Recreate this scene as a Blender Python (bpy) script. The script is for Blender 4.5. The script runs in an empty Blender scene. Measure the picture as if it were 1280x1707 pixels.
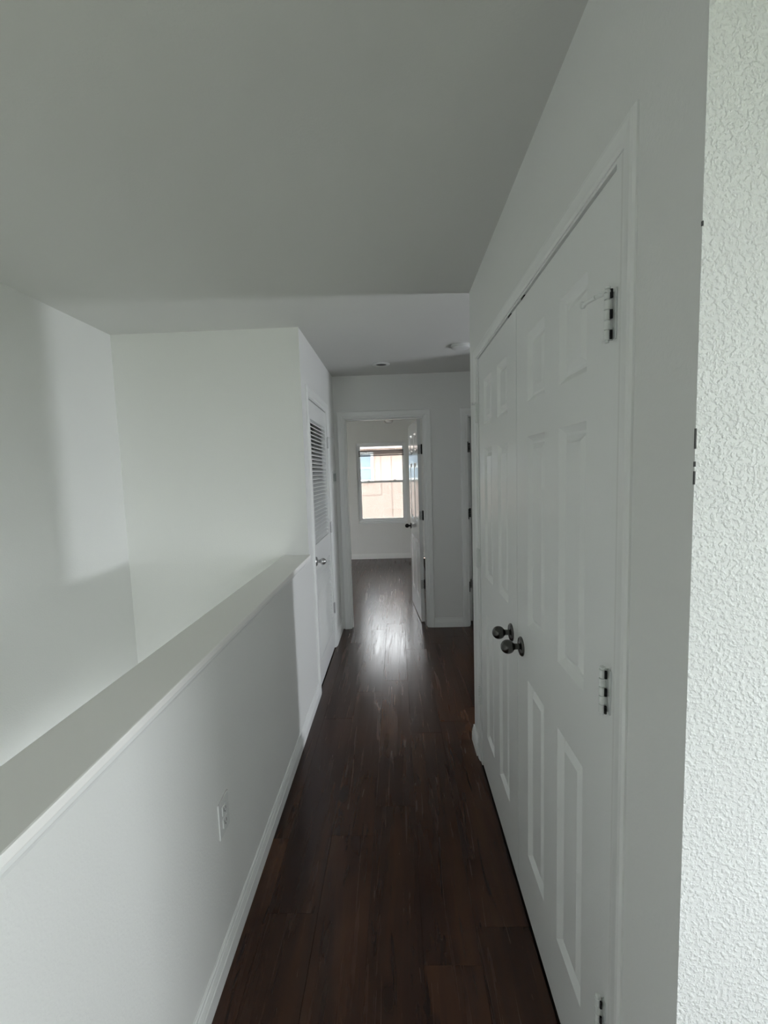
import bpy, bmesh, math, random
from mathutils import Vector, Matrix

random.seed(7)
PI = math.pi
scene = bpy.context.scene
C = scene.collection

# ------------------------------------------------------------------ camera
F_PX, PITCH, YAW, ROLL, CAM_Z = 732.53, -0.09063, -0.03054, -0.03145, 1.53
def camera():
    cp, sp, cy, sy = math.cos(PITCH), math.sin(PITCH), math.cos(YAW), math.sin(YAW)
    fw = Vector((sy*cp, cy*cp, sp)); rt = Vector((cy, -sy, 0)); up = rt.cross(fw)
    c, s = math.cos(ROLL), math.sin(ROLL)
    r2 = c*rt + s*up; u2 = -s*rt + c*up
    cam = bpy.data.cameras.new('camera'); o = bpy.data.objects.new('camera', cam); C.objects.link(o)
    cam.sensor_fit = 'HORIZONTAL'; cam.sensor_width = 36; cam.lens = F_PX/1280*36; cam.clip_start = 0.02
    m = Matrix((r2, u2, -fw)).transposed().to_4x4(); m.translation = (0, 0, CAM_Z)
    o.matrix_world = m
    scene.camera = o
camera()

# ------------------------------------------------------------------ world, daylight, exposure
world = bpy.data.worlds.new('overcast_sky'); scene.world = world; world.use_nodes = True
bg = world.node_tree.nodes['Background']
bg.inputs[0].default_value = (0.97, 0.985, 1.0, 1); bg.inputs[1].default_value = 15.0
vs = scene.view_settings
vs.view_transform = 'Standard'; vs.look = 'None'; vs.gamma = 1.0; vs.use_curve_mapping = False
vs.exposure = 0.0
scene.cycles.use_denoising = True
scene.cycles.max_bounces = 16; scene.cycles.diffuse_bounces = 10; scene.cycles.transparent_max_bounces = 12
scene.cycles.sample_clamp_indirect = 6.0

def window_light(name, loc, direction, w, h, power, color=(0.93, 0.97, 1.0), spread=180):
    """Daylight through a window (an area lamp filling its opening)."""
    L = bpy.data.lights.new(name, 'AREA'); L.shape = 'RECTANGLE'; L.size = w; L.size_y = h
    L.energy = power; L.color = color; L.spread = math.radians(spread)
    o = bpy.data.objects.new(name, L); C.objects.link(o)
    o.location = loc; o.rotation_euler = Vector(direction).to_track_quat('-Z', 'Z').to_euler()
    return o
# side-room window; the stair window and low opening are unseen, added to brighten the stairwell; the landing and bedroom windows let in the sky itself
LP = dict(stair=12, room=160, lower=7)
window_light('fill_stair_window', (-1.245, -2.62, -0.20), (0, 1, 0), 0.80, 1.7, LP['stair'])  # lamp in an unseen window, added to brighten the stairwell
window_light('daylight_side_room', (3.41, 2.51, 1.12), (-1, 0, 0), 0.20, 0.70, LP['room'], (0.90, 0.94, 1.0))
window_light('fill_lower_stairwell', (-0.732, 1.9, -0.90), (-1, 0, 0), 1.1, 0.8, LP['lower'])  # fill lamp in an invented opening, lifts the lower stairwell wall
def portal(name, loc, direction, w, h):
    o = window_light(name, loc, direction, w, h, 1.0); o.data.cycles.is_portal = True
portal('sky_portal_bedroom', (-0.26, 7.86, 1.33), (0, -1, 0), 0.86, 1.42)
portal('sky_portal_rear', (1.35, -2.76, 1.35), (0, 1, 0), 1.5, 1.5)
portal('sky_portal_side', (2.76, -0.525, 1.35), (-1, 0, 0), 1.25, 1.4)
portal('sky_portal_stair', (-1.245, -2.76, -0.20), (0, 1, 0), 0.85, 1.8)
portal('sky_portal_room', (3.51, 2.51, 1.12), (-1, 0, 0), 0.26, 0.78)

# ------------------------------------------------------------------ materials
def nodes(name):
    m = bpy.data.materials.new(name); m.use_nodes = True
    nt = m.node_tree; b = nt.nodes['Principled BSDF']
    return m, nt, b
def paint(name, col, rough=0.6, bump=0.0, scale=120, dist=0.004, spec=0.4):
    m, nt, b = nodes(name)
    b.inputs['Base Color'].default_value = (*col, 1); b.inputs['Roughness'].default_value = rough
    b.inputs['Specular IOR Level'].default_value = spec
    if bump:
        tc = nt.nodes.new('ShaderNodeTexCoord')
        n = nt.nodes.new('ShaderNodeTexNoise'); n.inputs['Scale'].default_value = scale
        n.inputs['Detail'].default_value = 2.5; n.inputs['Roughness'].default_value = 0.5
        nt.links.new(tc.outputs['Object'], n.inputs['Vector'])
        r = nt.nodes.new('ShaderNodeMapRange'); r.inputs[1].default_value = 0.42; r.inputs[2].default_value = 0.66
        r.interpolation_type = 'SMOOTHSTEP'
        nt.links.new(n.outputs['Fac'], r.inputs[0])
        bp = nt.nodes.new('ShaderNodeBump'); bp.inputs['Strength'].default_value = bump; bp.inputs['Distance'].default_value = dist
        nt.links.new(r.outputs[0], bp.inputs['Height']); nt.links.new(bp.outputs[0], b.inputs['Normal'])
    return m
def metal(name, col, rough):
    m, nt, b = nodes(name)
    b.inputs['Base Color'].default_value = (*col, 1); b.inputs['Metallic'].default_value = 1.0; b.inputs['Roughness'].default_value = rough
    return m
def glass(name):
    m, nt, b = nodes(name); nt.nodes.remove(b)
    out = nt.nodes['Material Output']
    t = nt.nodes.new('ShaderNodeBsdfTransparent'); t.inputs[0].default_value = (0.95, 0.97, 0.97, 1)
    g = nt.nodes.new('ShaderNodeBsdfGlossy'); g.inputs['Roughness'].default_value = 0.02
    f = nt.nodes.new('ShaderNodeFresnel'); f.inputs[0].default_value = 1.45
    mx = nt.nodes.new('ShaderNodeMixShader')
    nt.links.new(f.outputs[0], mx.inputs[0]); nt.links.new(t.outputs[0], mx.inputs[1]); nt.links.new(g.outputs[0], mx.inputs[2])
    nt.links.new(mx.outputs[0], out.inputs[0])
    return m
def screen(name):
    m, nt, b = nodes(name); nt.nodes.remove(b)
    out = nt.nodes['Material Output']
    t = nt.nodes.new('ShaderNodeBsdfTransparent')
    d = nt.nodes.new('ShaderNodeBsdfDiffuse'); d.inputs[0].default_value = (0.25, 0.22, 0.21, 1)
    mx = nt.nodes.new('ShaderNodeMixShader'); mx.inputs[0].default_value = 0.22
    nt.links.new(t.outputs[0], mx.inputs[1]); nt.links.new(d.outputs[0], mx.inputs[2]); nt.links.new(mx.outputs[0], out.inputs[0])
    return m
def wood(name):
    m, nt, b = nodes(name); N = nt.nodes.new; L = nt.links.new
    tc = N('ShaderNodeTexCoord'); oi = N('ShaderNodeObjectInfo')
    mul = N('ShaderNodeMath'); mul.operation = 'MULTIPLY'; mul.inputs[1].default_value = 37.0; L(oi.outputs['Random'], mul.inputs[0])
    cmb = N('ShaderNodeCombineXYZ'); L(mul.outputs[0], cmb.inputs[0]); L(mul.outputs[0], cmb.inputs[1]); L(mul.outputs[0], cmb.inputs[2])
    add = N('ShaderNodeVectorMath'); add.operation = 'ADD'; L(tc.outputs['Object'], add.inputs[0]); L(cmb.outputs[0], add.inputs[1])
    def noise(sx, sy, scale, det, dist, rough=0.55):
        mp = N('ShaderNodeMapping'); mp.inputs['Scale'].default_value = (sx, sy, 1); L(add.outputs[0], mp.inputs[0])
        n = N('ShaderNodeTexNoise'); n.inputs['Scale'].default_value = scale; n.inputs['Detail'].default_value = det
        n.inputs['Distortion'].default_value = dist; n.inputs['Roughness'].default_value = rough
        L(mp.outputs[0], n.inputs['Vector']); return n
    broad = noise(7, 0.9, 1.0, 3, 0.6)
    grain = noise(32, 1.6, 1.0, 4, 1.0, 0.6)
    crack = noise(17, 1.8, 1.0, 4, 2.6)
    knot = N('ShaderNodeTexVoronoi'); kmp = N('ShaderNodeMapping'); kmp.inputs['Scale'].default_value = (5.5, 2.2, 1)
    L(add.outputs[0], kmp.inputs[0]); L(kmp.outputs[0], knot.inputs['Vector']); knot.inputs['Scale'].default_value = 0.9
    r = N('ShaderNodeValToRGB'); L(broad.outputs['Fac'], r.inputs[0])
    e = r.color_ramp.elements
    e[0].position = 0.30; e[0].color = (0.020, 0.0066, 0.0028, 1)
    e[1].position = 0.72; e[1].color = (0.072, 0.029, 0.0125, 1)
    gr = N('ShaderNodeMapRange'); gr.inputs[1].default_value = 0.3; gr.inputs[2].default_value = 0.7; gr.inputs[3].default_value = 0.80; gr.inputs[4].default_value = 1.12
    L(grain.outputs['Fac'], gr.inputs[0])
    cr = N('ShaderNodeMapRange'); cr.inputs[1].default_value = 0.30; cr.inputs[2].default_value = 0.40; cr.inputs[3].default_value = 0.30; cr.inputs[4].default_value = 1.0
    L(crack.outputs['Fac'], cr.inputs[0])
    kr = N('ShaderNodeMapRange'); kr.inputs[1].default_value = 0.03; kr.inputs[2].default_value = 0.14; kr.inputs[3].default_value = 0.25; kr.inputs[4].default_value = 1.0
    L(knot.outputs['Distance'], kr.inputs[0])
    tone = N('ShaderNodeMapRange'); tone.inputs[3].default_value = 0.70; tone.inputs[4].default_value = 1.25; L(oi.outputs['Random'], tone.inputs[0])
    v = None
    for s in (gr, cr, kr, tone):
        if v is None: v = s.outputs[0]; continue
        mm = N('ShaderNodeMath'); mm.operation = 'MULTIPLY'; L(v, mm.inputs[0]); L(s.outputs[0], mm.inputs[1]); v = mm.outputs[0]
    sc = N('ShaderNodeVectorMath'); sc.operation = 'SCALE'; L(r.outputs[0], sc.inputs[0]); L(v, sc.inputs['Scale'])
    L(sc.outputs[0], b.inputs['Base Color'])
    rr = N('ShaderNodeMapRange'); rr.inputs[1].default_value = 0.3; rr.inputs[2].default_value = 0.7; rr.inputs[3].default_value = 0.18; rr.inputs[4].default_value = 0.30; L(grain.outputs['Fac'], rr.inputs[0])
    L(rr.outputs[0], b.inputs['Roughness']); b.inputs['Specular IOR Level'].default_value = 0.45; b.inputs['Specular Tint'].default_value = (1.0, 0.91, 0.94, 1)
    bp = N('ShaderNodeBump'); bp.inputs['Strength'].default_value = 0.13; bp.inputs['Distance'].default_value = 0.002
    L(grain.outputs['Fac'], bp.inputs['Height']); L(bp.outputs[0], b.inputs['Normal'])
    return m

M = dict(
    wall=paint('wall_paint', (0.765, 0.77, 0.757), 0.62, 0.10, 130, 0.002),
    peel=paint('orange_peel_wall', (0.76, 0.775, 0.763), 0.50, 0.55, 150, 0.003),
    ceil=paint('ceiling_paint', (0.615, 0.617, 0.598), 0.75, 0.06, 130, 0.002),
    cap=paint('cap_enamel', (0.93, 0.92, 0.90), 0.40),
    trim=paint('trim_enamel', (0.83, 0.84, 0.83), 0.30),
    door=paint('door_enamel', (0.835, 0.845, 0.837), 0.28, 0.10, 260, 0.0008),
    gloss=paint('bedroom_door_enamel', (0.74, 0.75, 0.75), 0.12),
    white=paint('white_plastic', (0.68, 0.69, 0.68), 0.45),
    hinge_white=paint('painted_hinge', (0.76, 0.78, 0.77), 0.32),
    nickel=metal('satin_nickel', (0.11, 0.108, 0.104), 0.26),
    chrome=metal('brushed_chrome', (0.55, 0.55, 0.55), 0.3),
    bronze=paint('dark_bronze', (0.012, 0.011, 0.011), 0.5, spec=0.15),
    dark=paint('flat_dark', (0.012, 0.012, 0.012), 0.8),
    chip=paint('bare_corner_bead', (0.05, 0.05, 0.05), 0.6),
    wood=wood('walnut_vinyl'), sub=paint('subfloor', (0.02, 0.012, 0.008), 0.9),
    glass=glass('window_glass'), screen=screen('insect_screen'),
    vinyl=paint('window_vinyl', (0.80, 0.82, 0.83), 0.35),
    blind=paint('blind_slat', (0.14, 0.145, 0.14), 0.6),
    stucco=paint('peach_stucco', (0.22, 0.165, 0.142), 0.85, 0.3, 40, 0.01),
    cream=paint('cream_panel', (0.84, 0.78, 0.72), 0.8),
    groove=paint('facade_joint', (0.165, 0.125, 0.108), 0.85),
    grass=paint('outside_ground', (0.22, 0.24, 0.16), 0.95),
    farglass=paint('far_window_glass', (0.10, 0.13, 0.16), 0.1),
    display=paint('grey_green_display', (0.08, 0.12, 0.11), 0.3),
    tread=paint('stair_carpet', (0.40, 0.37, 0.34), 0.95, 0.4, 300, 0.004),
    lens=paint('dark_lamp_lens', (0.02, 0.02, 0.02), 0.25),
)

# ------------------------------------------------------------------ mesh helpers
def bx(bm, x0, x1, y0, y1, z0, z1):
    vs_ = [bm.verts.new((x, y, z)) for x in (x0, x1) for y in (y0, y1) for z in (z0, z1)]
    for f in ((0,1,3,2),(4,6,7,5),(0,4,5,1),(2,3,7,6),(0,2,6,4),(1,5,7,3)):
        bm.faces.new([vs_[i] for i in f])
def boxes(*bs):
    bm = bmesh.new()
    for b in bs: bx(bm, *b)
    return bm
def bevel(bm, w, seg=2):
    bmesh.ops.bevel(bm, geom=list(bm.edges), offset=w, segments=seg, affect='EDGES', profile=0.6)
    return bm
def mesh(name, bm, mat, smooth=False):
    bmesh.ops.recalc_face_normals(bm, faces=list(bm.faces))
    me = bpy.data.meshes.new(name); bm.to_mesh(me); bm.free()
    me.materials.append(M[mat])
    if smooth:
        for p in me.polygons: p.use_smooth = True
    return me
def obj(name, bm, mat, parent=None, smooth=False, loc=None, rot=None):
    me = bm if isinstance(bm, bpy.types.Mesh) else mesh(name, bm, mat, smooth)
    o = bpy.data.objects.new(name, me); C.objects.link(o)
    if parent: o.parent = parent
    if loc: o.location = loc
    if rot: o.rotation_euler = rot
    return o
def tag(o, label, cat, group=None, kind=None):
    o['label'] = label; o['category'] = cat
    if group: o['group'] = group
    if kind: o['kind'] = kind
    return o
def empty(name, loc=(0, 0, 0), rotz=0):
    o = bpy.data.objects.new(name, None); C.objects.link(o); o.empty_display_size = 0.1
    o.location = loc; o.rotation_euler = (0, 0, rotz)
    return o
def struct(name, bm, mat, label, cat, parent=None):
    o = obj(name, bm, mat, parent); tag(o, label, cat, kind='structure'); return o
def lathe(profile, axis='Z', seg=24):
    """profile: list of (radius, height); closed at both ends."""
    bm = bmesh.new(); rings = []
    for r, h in profile:
        ring = []
        for i in range(seg):
            a = 2*PI*i/seg; c, s = r*math.cos(a), r*math.sin(a)
            p = {'Z': (c, s, h), 'X': (h, c, s), 'Y': (c, h, s)}[axis]
            ring.append(bm.verts.new(p))
        rings.append(ring)
    for a, b in zip(rings, rings[1:]):
        for i in range(seg):
            bm.faces.new((a[i], a[(i+1) % seg], b[(i+1) % seg], b[i]))
    bm.faces.new(rings[0]); bm.faces.new(rings[-1])
    return bm
def smooth_by_angle(o, deg=35):
    for p in o.data.polygons: p.use_smooth = True
    for e in o.data.edges: pass
    try: o.data.set_sharp_from_angle(angle=math.radians(deg))
    except Exception: pass
    return o
def prism(pts, axis, a, b, mapf=None):
    """extrude closed 2-D profile pts along axis from a to b; mapf(p, t) -> xyz."""
    bm = bmesh.new()
    A = [bm.verts.new(mapf(p, a)) for p in pts]; B = [bm.verts.new(mapf(p, b)) for p in pts]
    n = len(pts)
    for i in range(n): bm.faces.new((A[i], A[(i+1) % n], B[(i+1) % n], B[i]))
    bm.faces.new(A); bm.faces.new(B)
    return bm

# ------------------------------------------------------------------ dimensions (metres)
XL, XR = -0.578, 0.402            # hall faces of knee wall and closet wall
CZ = 2.436                         # ceiling
YN, YF = 0.607, 2.37               # near and far corner of closet wall
YB = 2.785                         # face of linen closet block in stairwell
YE, YE2 = 4.2075, 4.3225           # end wall
XS = -1.761                        # stairwell side wall
YW = 7.70                          # bedroom window wall
T = 0.115

# ------------------------------------------------------------------ floor
floor = struct('floor', boxes((XL, 3.4, -2.6, YW, -0.06, -0.0125), (XS, XL, YB+T, YE, -0.06, -0.0125), (-2.2, XL, YE, YW, -0.06, -0.0125)), 'sub',
               'dark walnut plank floor running along the narrow hallway', 'floor')
PW, PL = 0.18, 1.22
cache = {}; tilt = random.Random(5)
def plank(x0, x1, y0, y1):
    w, l = round(x1-x0-0.0005, 4), round(y1-y0-0.0005, 4)
    if w < 0.015 or l < 0.03: return
    if (w, l) not in cache:
        b = 0.0007; bm = bmesh.new()
        def ring(i, z): return [bm.verts.new(p) for p in ((-w/2+i, -l/2+i, z), (w/2-i, -l/2+i, z), (w/2-i, l/2-i, z), (-w/2+i, l/2-i, z))]
        r0, r1, r2 = ring(0, -0.012), ring(0, -b*0.7), ring(b, 0)
        for a, c in ((r0, r1), (r1, r2)):
            for i in range(4): bm.faces.new((a[i], a[(i+1) % 4], c[(i+1) % 4], c[i]))
        bm.faces.new(r0); bm.faces.new(r2)
        cache[(w, l)] = mesh('plank', bm, 'wood')
    obj('plank', cache[(w, l)], 'wood', floor, loc=((x0+x1)/2, (y0+y1)/2, -0.0002), rot=(tilt.uniform(-0.0003, 0.0003), tilt.uniform(-0.003, 0.003), 0))
def run(xa, xb, ya, yb):
    i0 = math.floor((xa-XR)/PW+1e-6); i1 = math.ceil((xb-XR)/PW-1e-6)
    for i in range(i0, i1):
        rnd = random.Random(i*17+3); off = rnd.random()*PL
        x0, x1 = max(xa, XR+i*PW), min(xb, XR+(i+1)*PW)
        k = math.floor((ya-off)/PL)
        while off+k*PL < yb:
            y0, y1 = max(ya, off+k*PL), min(yb, off+(k+1)*PL)
            if y1 > y0: plank(x0, x1, y0, y1)
            k += 1
run(XL, XR, -2.6, YW)
run(XR, 2.6, -2.6, YN)
run(XR, 3.4, YF, YE2)
run(XR, 1.5, YE2, 6.0)
run(-2.2, XL, YE2, YW)

# ------------------------------------------------------------------ ceiling and walls
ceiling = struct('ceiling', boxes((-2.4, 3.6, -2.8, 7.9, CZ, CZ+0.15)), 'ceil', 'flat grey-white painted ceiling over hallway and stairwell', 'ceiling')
KW = (-0.728, XL)
LO = (1.30, 2.50, -1.35, -0.45)      # invented opening low in the stairwell, added to hold a fill lamp
struct('wall_left', boxes((KW[0], KW[1], -2.6, LO[0], -2.7, 0.993), (KW[0], KW[1], LO[1], YB, -2.7, 0.993), (KW[0], KW[1], LO[0], LO[1], -2.7, LO[2]), (KW[0], KW[1], LO[0], LO[1], LO[3], 0.993)), 'wall', 'white knee wall between hallway and stairwell', 'wall')
struct('wall_stairwell', boxes((XS-0.14, XS, -2.6, YE, -2.7, CZ)), 'wall', 'tall white wall on the far side of the stairwell', 'wall')
struct('wall_stairwell_end', boxes((XS, XL, YB, YB+T, -2.7, CZ)), 'wall', 'bright white block of wall facing the stairwell beside the louvred door', 'wall')
DL = (2.98, 3.742, 2.04)           # louvred door: y0, y1, top
struct('wall_left_rear', boxes((XL-T, XL, YB+T, DL[0]-0.021, 0, CZ), (XL-T, XL, DL[1]+0.021, YE, 0, CZ),
       (XL-T, XL, DL[0]-0.021, DL[1]+0.021, DL[2]+0.024, CZ)), 'wall', 'hallway wall around the louvred closet door', 'wall')
DC = (0.838, 1.500, 2.162, 2.050)  # closet doors: near edge, meeting line, far edge, top
struct('wall_right', boxes((XR, XR+T, YN+T, DC[0]-0.021, 0, CZ), (XR, XR+T, DC[2]+0.021, YF-T, 0, CZ),
       (XR, XR+T, DC[0]-0.021, DC[2]+0.021, DC[3]+0.024, CZ)), 'wall', 'white hallway wall holding the double closet doors', 'wall')
wn = struct('wall_near_right', boxes((XR, 2.75, YN, YN+T, 0, CZ)), 'peel', 'bright textured wall end at the corner beside the closet doors', 'wall')
struct('wall_side_near', boxes((XR, 3.5, YF-T, YF, 0, CZ)), 'wall', 'side wall turning right behind the closet', 'wall')
struct('wall_closet_back', boxes((1.1, 1.18, YN+T, YF-T, 0, CZ)), 'wall', 'back wall inside the double-door closet', 'wall')
BD = (-0.478, 0.266, 2.036)        # bedroom doorway
SD = (0.683, 1.395, 2.036)         # second doorway in the end wall
j = 0.019
struct('wall_back', boxes((XS-0.14, BD[0]-j, YE, YE2, 0, CZ), (BD[0]-j, BD[1]+j, YE, YE2, BD[2]+j, CZ), (BD[1]+j, SD[0]-j, YE, YE2, 0, CZ),
       (SD[0]-j, SD[1]+j, YE, YE2, SD[2]+j, CZ), (SD[1]+j, 3.5, YE, YE2, 0, CZ)), 'wall', 'end wall of the hallway with the bedroom doorway', 'wall')
struct('wall_side_end', boxes((1.5, 1.615, 3.22, YE, 0, CZ), (1.5, 1.615, YF, 3.22, 2.05, CZ)), 'wall', 'cross wall with an opening at the end of the side passage', 'wall')
SW = (2.38, 2.64, 0.73, 1.51)      # side room window y0 y1 z0 z1
struct('wall_side_room', boxes((3.4, 3.5, YF, SW[0], 0, CZ), (3.4, 3.5, SW[1], YE, 0, CZ), (3.4, 3.5, SW[0], SW[1], 0, SW[2]), (3.4, 3.5, SW[0], SW[1], SW[3], CZ)),
       'wall', 'far wall of the side room around its narrow window', 'wall')
R3 = (-1.67, -0.82, -1.10, 0.70); R1 = (0.60, 2.10, 0.60, 2.10); R2 = (-1.15, 0.10, 0.65, 2.05)  # R3 is the unseen stair window, set low to light the stairwell
struct('wall_landing_rear', boxes((XS-0.14, R3[0], -2.75, -2.6, -2.7, CZ), (R3[0], R3[1], -2.75, -2.6, -2.7, R3[2]), (R3[0], R3[1], -2.75, -2.6, R3[3], CZ), (R3[1], R1[0], -2.75, -2.6, -2.7, CZ), (R1[1], 2.75, -2.75, -2.6, 0, CZ), (R1[0], R1[1], -2.75, -2.6, 0, R1[2]), (R1[0], R1[1], -2.75, -2.6, R1[3], CZ)),
       'wall', 'landing wall with a window facing down the hallway', 'wall')
struct('wall_landing_right', boxes((2.6, 2.75, -2.6, R2[0], 0, CZ), (2.6, 2.75, R2[1], YN, 0, CZ), (2.6, 2.75, R2[0], R2[1], 0, R2[2]), (2.6, 2.75, R2[0], R2[1], R2[3], CZ)),
       'wall', 'landing side wall with a window', 'wall')
BW = (-0.687, 0.172, 0.627, 2.040) # bedroom window opening
struct('wall_bedroom_back', boxes((-2.34, BW[0], YW, YW+0.14, 0, CZ), (BW[1], 0.66, YW, YW+0.14, 0, CZ), (BW[0], BW[1], YW, YW+0.14, 0, BW[2]), (BW[0], BW[1], YW, YW+0.14, BW[3], CZ)),
       'wall', 'bedroom wall around the bright window', 'wall')
struct('wall_bedroom_left', boxes((-2.34, -2.2, YE2, YW, 0, CZ)), 'wall', 'left wall of the bedroom beyond the doorway', 'wall')
struct('wall_bedroom_right', boxes((0.60, 0.66, YE2, YW, 0, CZ)), 'wall', 'bedroom wall behind the opened door', 'wall')
struct('wall_bathroom', boxes((0.66, 1.6, 6.0, 6.1, 0, CZ), (1.5, 1.6, YE2, 6.0, 0, CZ)), 'wall', 'walls of the dim room behind the second doorway', 'wall')

wn.data.materials.append(M['wall'])
for p in wn.data.polygons:
    if p.normal.x < -0.5: p.material_index = 1
# worn corner bead: small dark chips on the near corner
for z0, z1 in ((1.548, 1.575), (1.524, 1.531), (1.500, 1.518), (1.832, 1.838)):
    obj('paint_chip', boxes((XR-0.0009, XR+0.001, YN-0.0009, YN+0.0012, z0, z1)), 'chip', wn)

# stairs inside the stairwell
stairs = empty('floor_stairs', (0, 0, 0)); tag(stairs, 'carpeted stair flight going down inside the stairwell', 'stairs', kind='structure')
for i in range(7):
    y = -1.20 + i*0.26
    obj('stair_step', boxes((XS, KW[0], y, y+0.285, -1.33-0.18*(i+1)-0.18, -1.33-0.18*(i+1))), 'tread', stairs)
obj('half_landing', boxes((XS, KW[0], -2.6, -1.20, -1.53, -1.33)), 'tread', stairs)
obj('lower_floor', boxes((XS, KW[0], 0.62, YB, -2.78, -2.6)), 'tread', stairs)

# ------------------------------------------------------------------ knee-wall cap
cap = empty('trim_1'); tag(cap, 'painted cap ledge along the top of the knee wall', 'wall cap', kind='structure')
capb = boxes((-0.742, -0.566, -2.6, YB-0.001, 0.993, 1.015)); bevel(capb, 0.004, 2)
obj('cap_board', capb, 'cap', cap)
obj('apron_moulding', prism([(0, 0.993), (0.0085, 0.993), (0.0085, 0.984), (0.005, 0.978), (0.0035, 0.972), (0, 0.970)], 'Y', -2.6, YB-0.001,
    lambda p, t: (XL+p[0], t, p[1])), 'trim', cap)

# ------------------------------------------------------------------ baseboards
BP = [(0, 0), (0.0145, 0), (0.0145, 0.050), (0.0120, 0.056), (0.0125, 0.060), (0.0085, 0.076), (0.0060, 0.080), (0.0060, 0.088), (0.0035, 0.092), (0, 0.092)]
def baseboard(name, label, segs):
    root = empty(name); tag(root, label, 'baseboard', kind='structure')
    for (axis, at, sgn, a, b) in segs:
        if axis == 'Y': f = lambda p, t: (at+sgn*p[0], t, p[1])       # runs along Y on wall x=at
        else: f = lambda p, t: (t, at+sgn*p[0], p[1])
        obj('baseboard_length', prism(BP, axis, a, b, f), 'trim', root)
baseboard('baseboard_left', 'white moulded baseboard along the foot of the knee wall', [('Y', XL, 1, -2.6, 2.905)])
baseboard('baseboard_left_rear', 'short white baseboard between louvred door and end wall', [('Y', XL, 1, 3.818, YE)])
baseboard('baseboard_right', 'short white baseboard beyond the closet doors, wrapping the corner', [('Y', XR, -1, 2.238, YF+0.0145), ('X', YF, 1, XR-0.0, 1.5)])
baseboard('baseboard_near_right', 'white baseboard before the closet doors, wrapping the near corner', [('Y', XR, -1, YN-0.0145, 0.762), ('X', YN, -1, XR, 2.6)])
baseboard('baseboard_back', 'short white baseboard between the two end-wall doorways', [('X', YE, -1, BD[1]+0.070, SD[0]-0.066)])
baseboard('baseboard_bedroom', 'white baseboard under the bedroom window', [('X', YW, -1, -2.2, 0.60)])

# ------------------------------------------------------------------ casings
CP = [(0, 0), (0, 0.004), (0.006, 0.0065), (0.016, 0.0075), (0.022, 0.0115), (0.044, 0.0135), (0.054, 0.0150), (0.060, 0.0135), (0.064, 0.008), (0.064, 0)]
def casing(name, label, u0, u1, zt, mapf, jamb_depth, cp=CP, reveal=0.006, stop=None, side=None):
    """mapf(u, z, proud) -> xyz. u0..u1 clear opening between jamb faces."""
    root = empty(name); tag(root, label, 'door trim', kind='structure')
    sr = side or reveal
    a, b, t = u0-sr, u1+sr, zt+reveal
    def strip(path):
        bm = bmesh.new(); rows = []
        for fn in path: rows.append([bm.verts.new(mapf(*fn(o, p))) for o, p in cp])
        n = len(cp)
        for r, s in zip(rows, rows[1:]):
            for i in range(n): bm.faces.new((r[i], r[(i+1) % n], s[(i+1) % n], s[i]))
        bm.faces.new(rows[0]); bm.faces.new(rows[-1]); return bm
    obj('side_casing', strip([lambda o, p: (a-o, 0, p), lambda o, p: (a-o, t+o, p)]), 'trim', root)
    obj('side_casing', strip([lambda o, p: (b+o, 0, p), lambda o, p: (b+o, t+o, p)]), 'trim', root)
    obj('head_casing', strip([lambda o, p: (a-o, t+o, p), lambda o, p: (b+o, t+o, p)]), 'trim', root)
    def bb(u_0, u_1, z0, z1, p0, p1):
        c0, c1 = mapf(u_0, z0, p0), mapf(u_1, z1, p1)
        return (min(c0[0], c1[0]), max(c0[0], c1[0]), min(c0[1], c1[1]), max(c0[1], c1[1]), z0, z1)
    jt = 0.0185; D = -jamb_depth
    obj('jamb', boxes(bb(u0-jt, u0, 0, zt, D, -0.0005)), 'trim', root)
    obj('jamb', boxes(bb(u1, u1+jt, 0, zt, D, -0.0005)), 'trim', root)
    obj('head_jamb', boxes(bb(u0-jt, u1+jt, zt, zt+jt, D, -0.0005)), 'trim', root)
    if stop:
        s0, s1 = stop
        obj('door_stop', boxes(bb(u0, u0+0.010, 0, zt-0.010, s0, s1), bb(u1-0.006, u1, 0, zt-0.010, s0, s1), bb(u0, u1, zt-0.010, zt, s0, s1)), 'trim', root)
    return root
casing('trim_2', 'flat white casing around the double closet doors', DC[0]-0.003, DC[2]+0.003, DC[3]+0.006, lambda u, z, p: (XR-p, u, z), T, stop=(-0.075, -0.042),
       cp=[(0, 0), (0, 0.003), (0.006, 0.006), (0.012, 0.0065), (0.030, 0.009), (0.038, 0.008), (0.042, 0.004), (0.042, 0)], side=0.030)
casing('trim_3', 'white casing around the louvred door', DL[0]-0.003, DL[1]+0.003, DL[2]+0.005, lambda u, z, p: (XL+p, u, z), T, stop=(-0.075, -0.042))
casing('trim_4', 'white casing around the bedroom doorway at the hallway end', BD[0], BD[1], BD[2], lambda u, z, p: (u, YE-p, z), T, stop=(-0.070, -0.035))
casing('trim_5', 'white casing of the second end-wall doorway beside the closet corner', SD[0], SD[1], SD[2], lambda u, z, p: (u, YE-p, z), T, stop=(-0.070, -0.035))
obj('strike_plate', boxes((-0.13, -0.07, YE+0.02, YE+0.05, BD[2]-0.006, BD[2]-0.0005)), 'trim', bpy.data.objects['trim_4'])

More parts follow.
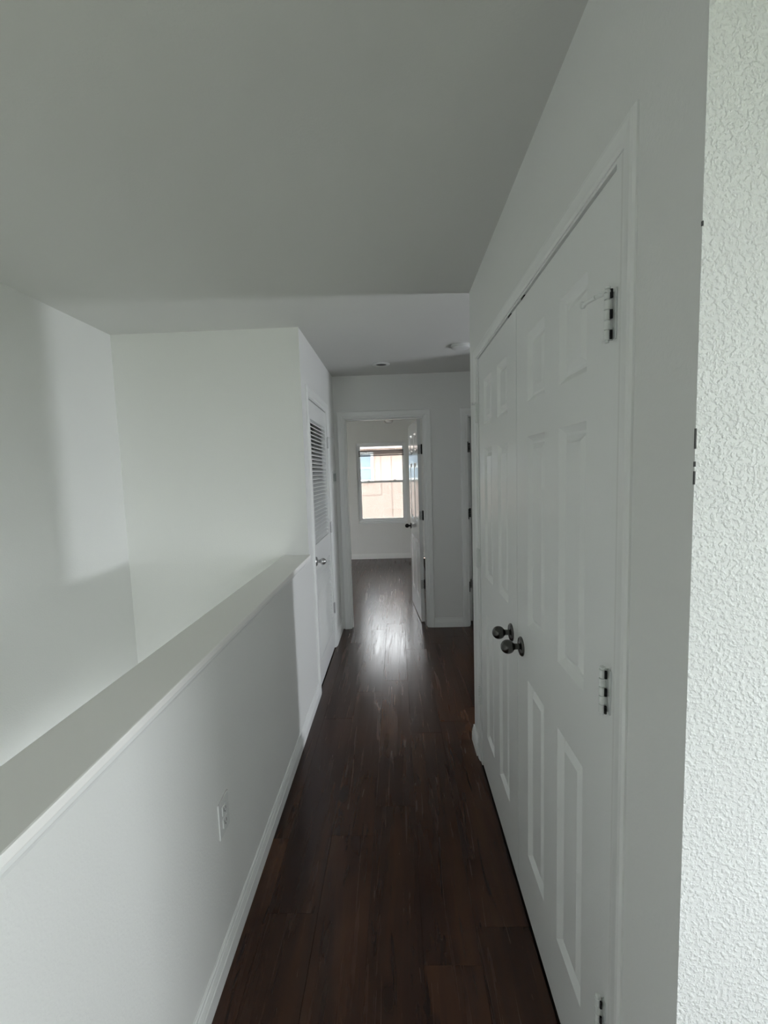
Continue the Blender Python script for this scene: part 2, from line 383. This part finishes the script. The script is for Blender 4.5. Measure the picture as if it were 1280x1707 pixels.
# ------------------------------------------------------------------ six-panel doors
def six_panel(name, label, w, h, us, vs_, t, mat, cat='door'):
    """local: x along width (0..w), y depth (front face at y=0 facing -y), z up."""
    root = empty(name); tag(root, label, cat, kind='structure')
    (a0, a1), (b0, b1) = us
    bm = boxes((0, a0, 0, t, 0, h), (b1, w, 0, t, 0, h))
    zs = [0] + [z for v in vs_ for z in v] + [h]
    for k in range(0, len(zs), 2): bx(bm, a0, b1, 0, t, zs[k], zs[k+1])
    for v0, v1 in vs_: bx(bm, a1, b0, 0, t, v0, v1)
    obj('slab', bm, mat, root)
    prof = [(0.0, 0.0), (0.005, 0.0040), (0.016, 0.0125), (0.020, 0.0135), (0.023, 0.0135), (0.040, 0.0040), (0.0405, 0.0040)]
    for u0, u1 in us:
        for v0, v1 in vs_:
            bm = bmesh.new()
            sides = []
            for back in (0, 1):
                rings = []
                for ins, d in prof:
                    y = (t-d) if back else d
                    rings.append([bm.verts.new(p) for p in ((u0+ins, y, v0+ins), (u1-ins, y, v0+ins), (u1-ins, y, v1-ins), (u0+ins, y, v1-ins))])
                for r, s in zip(rings, rings[1:]):
                    for i in range(4): bm.faces.new((r[i], r[(i+1) % 4], s[(i+1) % 4], s[i]))
                bm.faces.new(rings[-1]); sides.append(rings[0])
            for i in range(4): bm.faces.new((sides[0][i], sides[0][(i+1) % 4], sides[1][(i+1) % 4], sides[1][i]))
            obj('panel', bm, mat, root)
    return root
VS = [(0.218, 0.833), (1.013, 1.613), (1.716, 1.918)]   # panel heights above the door's foot
def hinge(parent, loc, mat, axis_out, leaf, h=0.089, r=0.0062, label=None, gap=0):
    """knuckled butt hinge in door-local coordinates; leaf = list of boxes (local to loc)."""
    bm = boxes(*leaf)
    hg = obj('hinge', bm, mat, parent, loc=loc)
    n = 5; s = h/n
    for k in range(n):
        kb = lathe([(r*0.9, -h/2+k*s+0.0008), (r, -h/2+k*s+0.0016), (r, -h/2+(k+1)*s-0.0016), (r*0.9, -h/2+(k+1)*s-0.0008)], 'Z', 14)
        smooth_by_angle(obj('knuckle', kb, mat, hg))
    pin = lathe([(r*0.55, -h/2-0.004), (r*0.55, h/2+0.001), (r*0.85, h/2+0.002), (r*0.85, h/2+0.005), (r*0.4, h/2+0.0065)], 'Z', 14)
    smooth_by_angle(obj('pin', pin, mat, hg))
    if gap:
        for k in (0, 2, 4):
            obj('knuckle_shade', boxes((min(gap*r*0.85, gap*r*1.45), max(gap*r*0.85, gap*r*1.45), r*0.25, r*0.9, -h/2+k*s+0.001, -h/2+(k+1)*s-0.001)), 'dark', hg)  # dark box painting the shade beside alternate knuckles
    if label: hg['label'] = label
    return hg
def ball_knob(parent, loc, mat, sgn=-1, label=None, r=0.0235):
    """knob axis along local y; sgn -1 = towards -y."""
    rose = lathe([(0.0325, 0), (0.0325, sgn*0.003), (0.029, sgn*0.007), (0.020, sgn*0.0095), (0.0125, sgn*0.0105)], 'Y', 32)
    k = obj('rosette', rose, mat, parent, loc=loc); smooth_by_angle(k)
    pr = [(0.0105, sgn*0.009), (0.0098, sgn*0.016), (0.0105, sgn*0.024), (0.0125, sgn*0.028)]
    c = 0.028+0.019
    for i in range(1, 14):
        a = PI*0.80 - (PI*0.80)*i/13.0
        pr.append((max(0.0006, r*math.sin(a)), sgn*(c + r*math.cos(a))))
    kb = obj('knob', lathe(pr, 'Y', 32), mat, k); smooth_by_angle(kb, 60)
    if label: k['label'] = label
    return k

# closet leaves: door-local x runs along world -Y (near leaf) with front face towards -X
LW = 0.660
US = ((0.1195, 0.2775), (0.3825, 0.5405))
DX = 0.406
def closet_leaf(name, y_end, label, hinge_at_far):
    # rotz = -90deg: local x -> world -Y ; local y -> world +X (front face faces world -X)
    d = six_panel(name, label, LW, DC[3]-0.012, US, VS, 0.035, 'door')
    d.location = (DX, y_end, 0.012); d.rotation_euler = (0, 0, -PI/2)
    return d
d1 = closet_leaf('door_1', DC[1]-0.0015, 'white six-panel closet door leaf nearer the textured wall corner', False)
d2 = closet_leaf('door_2', DC[2], 'white six-panel closet door leaf nearer the side passage', True)
# local x: near leaf world y = 1.4985 - x ; hinge edge at x = LW
for zc in (1.800, 1.090, 0.375):
    hinge(d1, (LW+0.0015, -0.0155, zc-0.012), 'hinge_white', -1, [(-0.0015, 0.0, 0.0, 0.0150, -0.0445, 0.0445), (0.0, 0.012, 0.0095, 0.0110, -0.0445, 0.0445)], label='white painted hinge', gap=1)
    hinge(d2, (-0.0015, -0.0155, zc-0.012), 'hinge_white', -1, [(0.0, 0.0015, 0.0, 0.0150, -0.0445, 0.0445), (-0.012, 0.0, 0.0095, 0.0110, -0.0445, 0.0445)], label='white painted hinge', gap=-1)
def hinge_stop(door, x, sgn):
    """hinge-pin stop: a collar on the top hinge with a bent arm and a pad."""
    z = 1.800-0.012+0.040
    a = obj('hinge_stop', boxes((x-0.008, x+0.008, -0.0235, -0.0075, z-0.002, z+0.002)), 'hinge_white', door)
    bm = bmesh.new()
    pts = [(x, -0.0155, z), (x-sgn*0.016, -0.030, z-0.002), (x-sgn*0.044, -0.040, z-0.004)]
    for (p, q) in zip(pts, pts[1:]):
        d = Vector(q)-Vector(p); m = Matrix.Translation((Vector(p)+Vector(q))/2) @ d.to_track_quat('Z', 'Y').to_matrix().to_4x4()
        bmesh.ops.create_cone(bm, cap_ends=True, segments=10, radius1=0.0042, radius2=0.0036, depth=d.length, matrix=m)
    obj('arm', bm, 'hinge_white', a)
    pad = lathe([(0.006, -0.004), (0.0065, 0), (0.006, 0.004)], 'Y', 16)
    obj('bumper', pad, 'hinge_white', a, loc=(x-sgn*0.047, -0.040, z-0.004))
hinge_stop(d1, LW+0.0015, 1)
hinge_stop(d2, -0.0015, -1)
ball_knob(d1, (DC[1]-0.0015-1.447, 0, 0.918), 'nickel', label='dark satin nickel ball knob')
ball_knob(d2, (DC[2]-1.578, 0, 0.918), 'nickel', label='dark satin nickel ball knob')
# flush bolts showing as dark catches in the gap over the doors
for o_, y in ((d1, 1.425), (d2, 1.585)):
    x = (DC[1]-0.0015 if o_ is d1 else DC[2]) - y
    obj('ball_catch', boxes((x-0.016, x+0.016, -0.0005, 0.026, DC[3]-0.012, DC[3]-0.006)), 'dark', o_)

# bedroom door, opened inwards about 86 degrees, hinged on the right jamb
BWD = BD[1]-BD[0]-0.006
us_b = ((0.112, 0.300), (0.432, 0.620))
d4 = six_panel('door_4', 'glossy white six-panel bedroom door standing open at the hallway end', BWD, 2.018, us_b, [(0.21, 0.82), (1.0, 1.60), (1.70, 1.90)], 0.035, 'gloss')
# closed: local x=0 at the free (left) edge; shift so that the pivot is the origin
for c in d4.children: c.location = Vector(c.location) + Vector((-BWD-0.004, -0.035-0.004, 0))
d4.location = (BD[1]-0.014, YE2+0.010, 0.012); d4.rotation_euler = (0, 0, math.radians(-85))
for zc in (1.740, 1.090, 0.395):
    hinge(d4, (0, 0, zc-0.012), 'bronze', 1, [(-0.006, -0.004, -0.036, 0.0, -0.0445, 0.0445)], r=0.0075, label='dark bronze hinge')
    # leaf let into the jamb
    obj('hinge_leaf', boxes((BD[1]-0.0022, BD[1]+0.0005, YE2-0.036, YE2+0.004, zc-0.0445, zc+0.0445)), 'bronze', bpy.data.objects['trim_4'])
xk = -BWD-0.004+0.062
ball_knob(d4, (xk, -0.039, 0.918-0.02), 'bronze', -1, 'dark round door knob')
ball_knob(d4, (xk, -0.004, 0.918-0.02), 'bronze', 1, 'dark round door knob')

# second doorway: door standing open inwards, hinged on its left jamb
SWD = SD[1]-SD[0]-0.006
d5 = six_panel('door_5', 'white door opened into the dim room behind the second doorway', SWD, 2.018, ((0.11, 0.29), (0.42, 0.60)), [(0.21, 0.82), (1.0, 1.60), (1.70, 1.90)], 0.035, 'door')
for c in d5.children: c.location = Vector(c.location) + Vector((0.004, -0.039, 0))
d5.location = (SD[0]+0.004, YE2+0.010, 0.012); d5.rotation_euler = (0, 0, math.radians(80))
for zc in (1.741, 1.105, 0.395):
    hinge(d5, (0, 0, zc-0.012), 'bronze', 1, [(0.004, 0.006, -0.036, 0.0, -0.0445, 0.0445)], r=0.0075, label='dark bronze hinge')
    obj('hinge_leaf', boxes((SD[0]-0.0005, SD[0]+0.0025, YE+0.004, YE+0.030, zc-0.05, zc+0.05), (SD[0]-0.0040, SD[0]+0.0025, YE-0.006, YE+0.004, zc-0.05, zc+0.05)), 'bronze', bpy.data.objects['trim_5'])

# ------------------------------------------------------------------ louvred door
d3 = empty('door_3', (XL-0.004, DL[0], 0.012), PI/2); tag(d3, 'white louvred closet door beside the stairwell block', 'door', kind='structure')
# rotz=+90: local x -> world +Y ; local y -> world -X ; front face y=0 faces world +X
LWD, LH, LT = DL[1]-DL[0], DL[2]-0.012-0.003, 0.035
SEC = [(0.175, 0.835), (1.020, 1.900)]
ST = 0.072
obj('stile', boxes((0, ST, 0, LT, 0, LH)), 'door', d3); obj('stile', boxes((LWD-ST, LWD, 0, LT, 0, LH)), 'door', d3)
for z0, z1 in ((0, SEC[0][0]), (SEC[0][1], SEC[1][0]), (SEC[1][1], LH)): obj('rail', boxes((ST, LWD-ST, 0, LT, z0, z1)), 'door', d3)
ch, th, ang = 0.036, 0.006, math.radians(30)
c, s = math.cos(ang), math.sin(ang)
sl = [(-ch/2*c - th/2*s, -ch/2*s + th/2*c), (-ch/2*c + th/2*s, -ch/2*s - th/2*c), (ch/2*c + th/2*s, ch/2*s - th/2*c), (ch/2*c - th/2*s, ch/2*s + th/2*c)]
slat_me = mesh('slat', prism(sl, 'X', ST-0.002, LWD-ST+0.002, lambda p, t: (t, p[0], p[1])), 'door')
for z0, z1 in SEC:
    n = int((z1-z0)/0.0283)
    for k in range(n):
        obj('slat', slat_me, 'door', d3, loc=(0, LT/2, z0 + (k+0.5)*(z1-z0)/n))
for zc in (1.79, 1.07, 0.36):
    hinge(d3, (LWD+0.0015, -0.0105, zc-0.012), 'chrome', -1, [(-0.0015, 0.0, 0.006, 0.012, -0.0445, 0.0445)])
k = ball_knob(d3, (0.062, 0, 0.905), 'chrome', -1, 'bright satin knob')
hs = obj('hinge_stop', boxes((LWD-0.006, LWD+0.008, -0.020, -0.004, 1.79+0.030, 1.79+0.034)), 'chrome', d3)
obj('arm', boxes((LWD-0.002, LWD+0.002, -0.055, -0.018, 1.79+0.031, 1.79+0.034)), 'chrome', hs)

# ------------------------------------------------------------------ wall fittings
ot = empty('wall_outlet', (XL, 1.281, 0.468)); tag(ot, 'white duplex outlet plate low on the knee wall', 'outlet')
pl = boxes((0.0002, 0.0048, -0.037, 0.037, -0.058, 0.058)); bevel(pl, 0.0020, 2); obj('cover_plate', pl, 'white', ot)
for zz in (-0.0205, 0.0205):
    rc = boxes((0.004, 0.0075, -0.0165, 0.0165, zz-0.0145, zz+0.0145)); bevel(rc, 0.001, 1)
    r_ = obj('receptacle', rc, 'white', ot)
    obj('slots', boxes((0.0074, 0.0078, -0.0075, -0.0055, zz-0.004, zz+0.006), (0.0074, 0.0078, 0.0055, 0.0075, zz-0.004, zz+0.006), (0.0074, 0.0078, -0.002, 0.002, zz-0.010, zz-0.006)), 'dark', r_)
th_ = empty('wall_thermostat', (XL, 4.06, 1.495)); tag(th_, 'small wall thermostat between louvred door and bedroom doorway', 'thermostat')
tb = boxes((0.0002, 0.008, -0.080, 0.080, -0.056, 0.056)); bevel(tb, 0.002, 2); obj('housing', tb, 'white', th_)
obj('display', boxes((0.0075, 0.011, -0.062, -0.034, -0.036, 0.036)), 'display', th_)
obj('button_strip', boxes((0.0075, 0.011, 0.034, 0.062, -0.036, 0.036)), 'display', th_)

rl = empty('recessed_light', (-0.102, 3.802, CZ)); tag(rl, 'small unlit recessed ceiling light before the bedroom doorway', 'ceiling light')
ring = bmesh.new()
seg = 32; prf = [(0.046, -0.0005), (0.074, -0.0005), (0.074, -0.004), (0.060, -0.0095), (0.050, -0.0095), (0.046, -0.007)]
rows = [[ring.verts.new((r*math.cos(2*PI*i/seg), r*math.sin(2*PI*i/seg), z)) for i in range(seg)] for r, z in prf]
for a in range(len(rows)):
    A, B = rows[a], rows[(a+1) % len(rows)]
    for i in range(seg): ring.faces.new((A[i], A[(i+1) % seg], B[(i+1) % seg], B[i]))
smooth_by_angle(obj('trim_ring', ring, 'white', rl), 50)
obj('lens', lathe([(0.0455, -0.0005), (0.0455, -0.003), (0.030, -0.006), (0.010, -0.007)], 'Z', 24), 'lens', rl, smooth=True)
sd = empty('smoke_detector', (0.500, 3.33, CZ)); tag(sd, 'round white smoke detector on the ceiling beyond the closet corner', 'smoke detector')
smooth_by_angle(obj('base', lathe([(0.072, -0.0003), (0.072, -0.010), (0.069, -0.012)], 'Z', 32), 'white', sd))
smooth_by_angle(obj('cover', lathe([(0.066, -0.012), (0.066, -0.018), (0.056, -0.024), (0.020, -0.026)], 'Z', 32), 'white', sd))
bl = empty('ceiling_lamp', (-0.10, 7.30, CZ)); tag(bl, 'small white dome lamp on the bedroom ceiling near the window', 'ceiling light')
smooth_by_angle(obj('canopy', lathe([(0.07, -0.0003), (0.07, -0.02), (0.05, -0.03)], 'Z', 24), 'white', bl))
smooth_by_angle(obj('dome', lathe([(0.055, -0.03), (0.075, -0.05), (0.070, -0.085), (0.045, -0.105), (0.01, -0.112)], 'Z', 24), 'white', bl), 60)

# ------------------------------------------------------------------ windows
def frame_bm(x0, x1, z0, z1, w, y0, y1):
    return boxes((x0, x0+w, y0, y1, z0, z1), (x1-w, x1, y0, y1, z0, z1), (x0+w, x1-w, y0, y1, z0, z0+w), (x0+w, x1-w, y0, y1, z1-w, z1))
def hung_window(name, label, width, z0, z1, rail, loc, rotz, screen_on=False):
    """single-hung window, local x across, y outwards (room side at y=0)."""
    w = empty(name, loc, rotz); tag(w, label, 'window', kind='structure')
    a, b = -width/2, width/2
    obj('window_frame', frame_bm(a, b, z0, z1, 0.030, 0.0, 0.085), 'vinyl', w)
    u = obj('sash', frame_bm(a+0.031, b-0.031, rail-0.018, z1-0.031, 0.030, 0.050, 0.075), 'vinyl', w)
    obj('pane', boxes((a+0.061, b-0.061, 0.060, 0.064, rail+0.012, z1-0.061)), 'glass', u)
    l = obj('sash', frame_bm(a+0.031, b-0.031, z0+0.031, rail+0.020, 0.036, 0.018, 0.046), 'vinyl', w)
    obj('pane', boxes((a+0.067, b-0.067, 0.030, 0.034, z0+0.067, rail-0.016)), 'glass', l)
    for s in (-1, 1):
        obj('sash_lock', boxes((s*width*0.27-0.022, s*width*0.27+0.022, 0.006, 0.020, rail+0.020, rail+0.032)), 'vinyl', l)
    if screen_on:
        obj('insect_screen', boxes((a+0.031, b-0.031, 0.0790, 0.0795, z0+0.031, rail)), 'screen', w)
    return w
w1 = hung_window('window_1', 'bright single-hung window in the bedroom wall', BW[1]-BW[0], BW[2]+0.022, BW[3], 1.362, ((BW[0]+BW[1])/2, YW+0.045, 0), 0, True)
obj('window_sill', bevel(boxes((-0.4295, 0.4295, -0.055, 0.090, BW[2], BW[2]+0.022)), 0.003, 1), 'vinyl', w1)
hung_window('window_2', 'landing window facing down the hallway', R1[1]-R1[0], R1[2], R1[3], 1.35, ((R1[0]+R1[1])/2, -2.66, 0), PI)
hung_window('window_3', 'landing window beside the closet corner', R2[1]-R2[0], R2[2], R2[3], 1.35, (2.66, (R2[0]+R2[1])/2, 0), -PI/2)
hung_window('added_window_5', 'unseen tall window over the half landing, added to light the stairwell', R3[1]-R3[0], R3[2], R3[3], -0.20, ((R3[0]+R3[1])/2, -2.66, 0), PI)
hung_window('added_window_6', 'unseen glazed opening under the knee wall, added to light the stairwell', LO[1]-LO[0], LO[2], LO[3], -0.90, (KW[0]+0.03, (LO[0]+LO[1])/2, 0), -PI/2)
hung_window('window_4', 'narrow window of the side room', SW[1]-SW[0], SW[2], SW[3], 1.12, (3.41, (SW[0]+SW[1])/2, 0), -PI/2)

# raised blind bunched at the top of the bedroom window
vb = empty('window_blind', ((BW[0]+BW[1])/2, YW+0.022, BW[3])); tag(vb, 'grey blind bunched up under the top of the bedroom window', 'blind')
obj('headrail', boxes((-0.395, 0.395, -0.020, 0.018, -0.045, -0.002)), 'vinyl', vb)
sm = mesh('slat', boxes((-0.390, 0.390, -0.022, 0.020, -0.0022, 0.0022)), 'blind')
for k in range(11):
    obj('slat', sm, 'blind', vb, loc=(0, 0, -0.128-0.0072*k), rot=(0, math.radians(-0.5), 0))
obj('bottom_rail', boxes((-0.392, 0.392, -0.022, 0.020, -0.228, -0.210)), 'blind', vb, rot=(0, math.radians(-0.5), 0))
for xc in (-0.26, 0.26): obj('lift_cord', boxes((xc-0.0015, xc+0.0015, -0.002, 0.001, -0.128, -0.045)), 'vinyl', vb)

# ------------------------------------------------------------------ outside
struct('ground', boxes((-40, 40, 7.9, 60, -3.3, -3.0), (-40, 40, -60, -2.8, -3.3, -3.0), (3.6, 40, -2.8, 7.9, -3.3, -3.0)), 'grass', 'ground outside below the windows', 'ground')
nb = empty('neighbour_house', (0, 10.6, -3.0)); tag(nb, 'peach stucco house seen through the bedroom window', 'house')
obj('wall', boxes((-6, 5, 0, 0.3, 0, 5.08)), 'stucco', nb)
obj('roof', prism([(-0.35, 5.08), (4.5, 6.5), (9.0, 5.08)], 'X', -6.4, 5.4, lambda p, t: (t, p[0], p[1])), 'groove', nb)
obj('wall_joint', boxes((-0.376, -0.360, -0.008, 0.0, 3.99, 5.08)), 'groove', nb)
obj('wall_joint', boxes((-1.6, -0.360, -0.008, 0.0, 3.975, 3.99)), 'groove', nb)
obj('wall_joint', boxes((-0.124, -0.108, -0.008, 0.0, 0, 5.08)), 'groove', nb)
wf = obj('window', frame_bm(-1.40, -0.54, 4.30, 5.02, 0.06, -0.05, 0.02), 'vinyl', nb)
obj('pane', boxes((-1.34, -0.60, -0.02, -0.01, 4.36, 4.96)), 'farglass', wf)
obj('meeting_rail', boxes((-1.34, -0.60, -0.045, -0.005, 4.62, 4.66)), 'vinyl', wf)
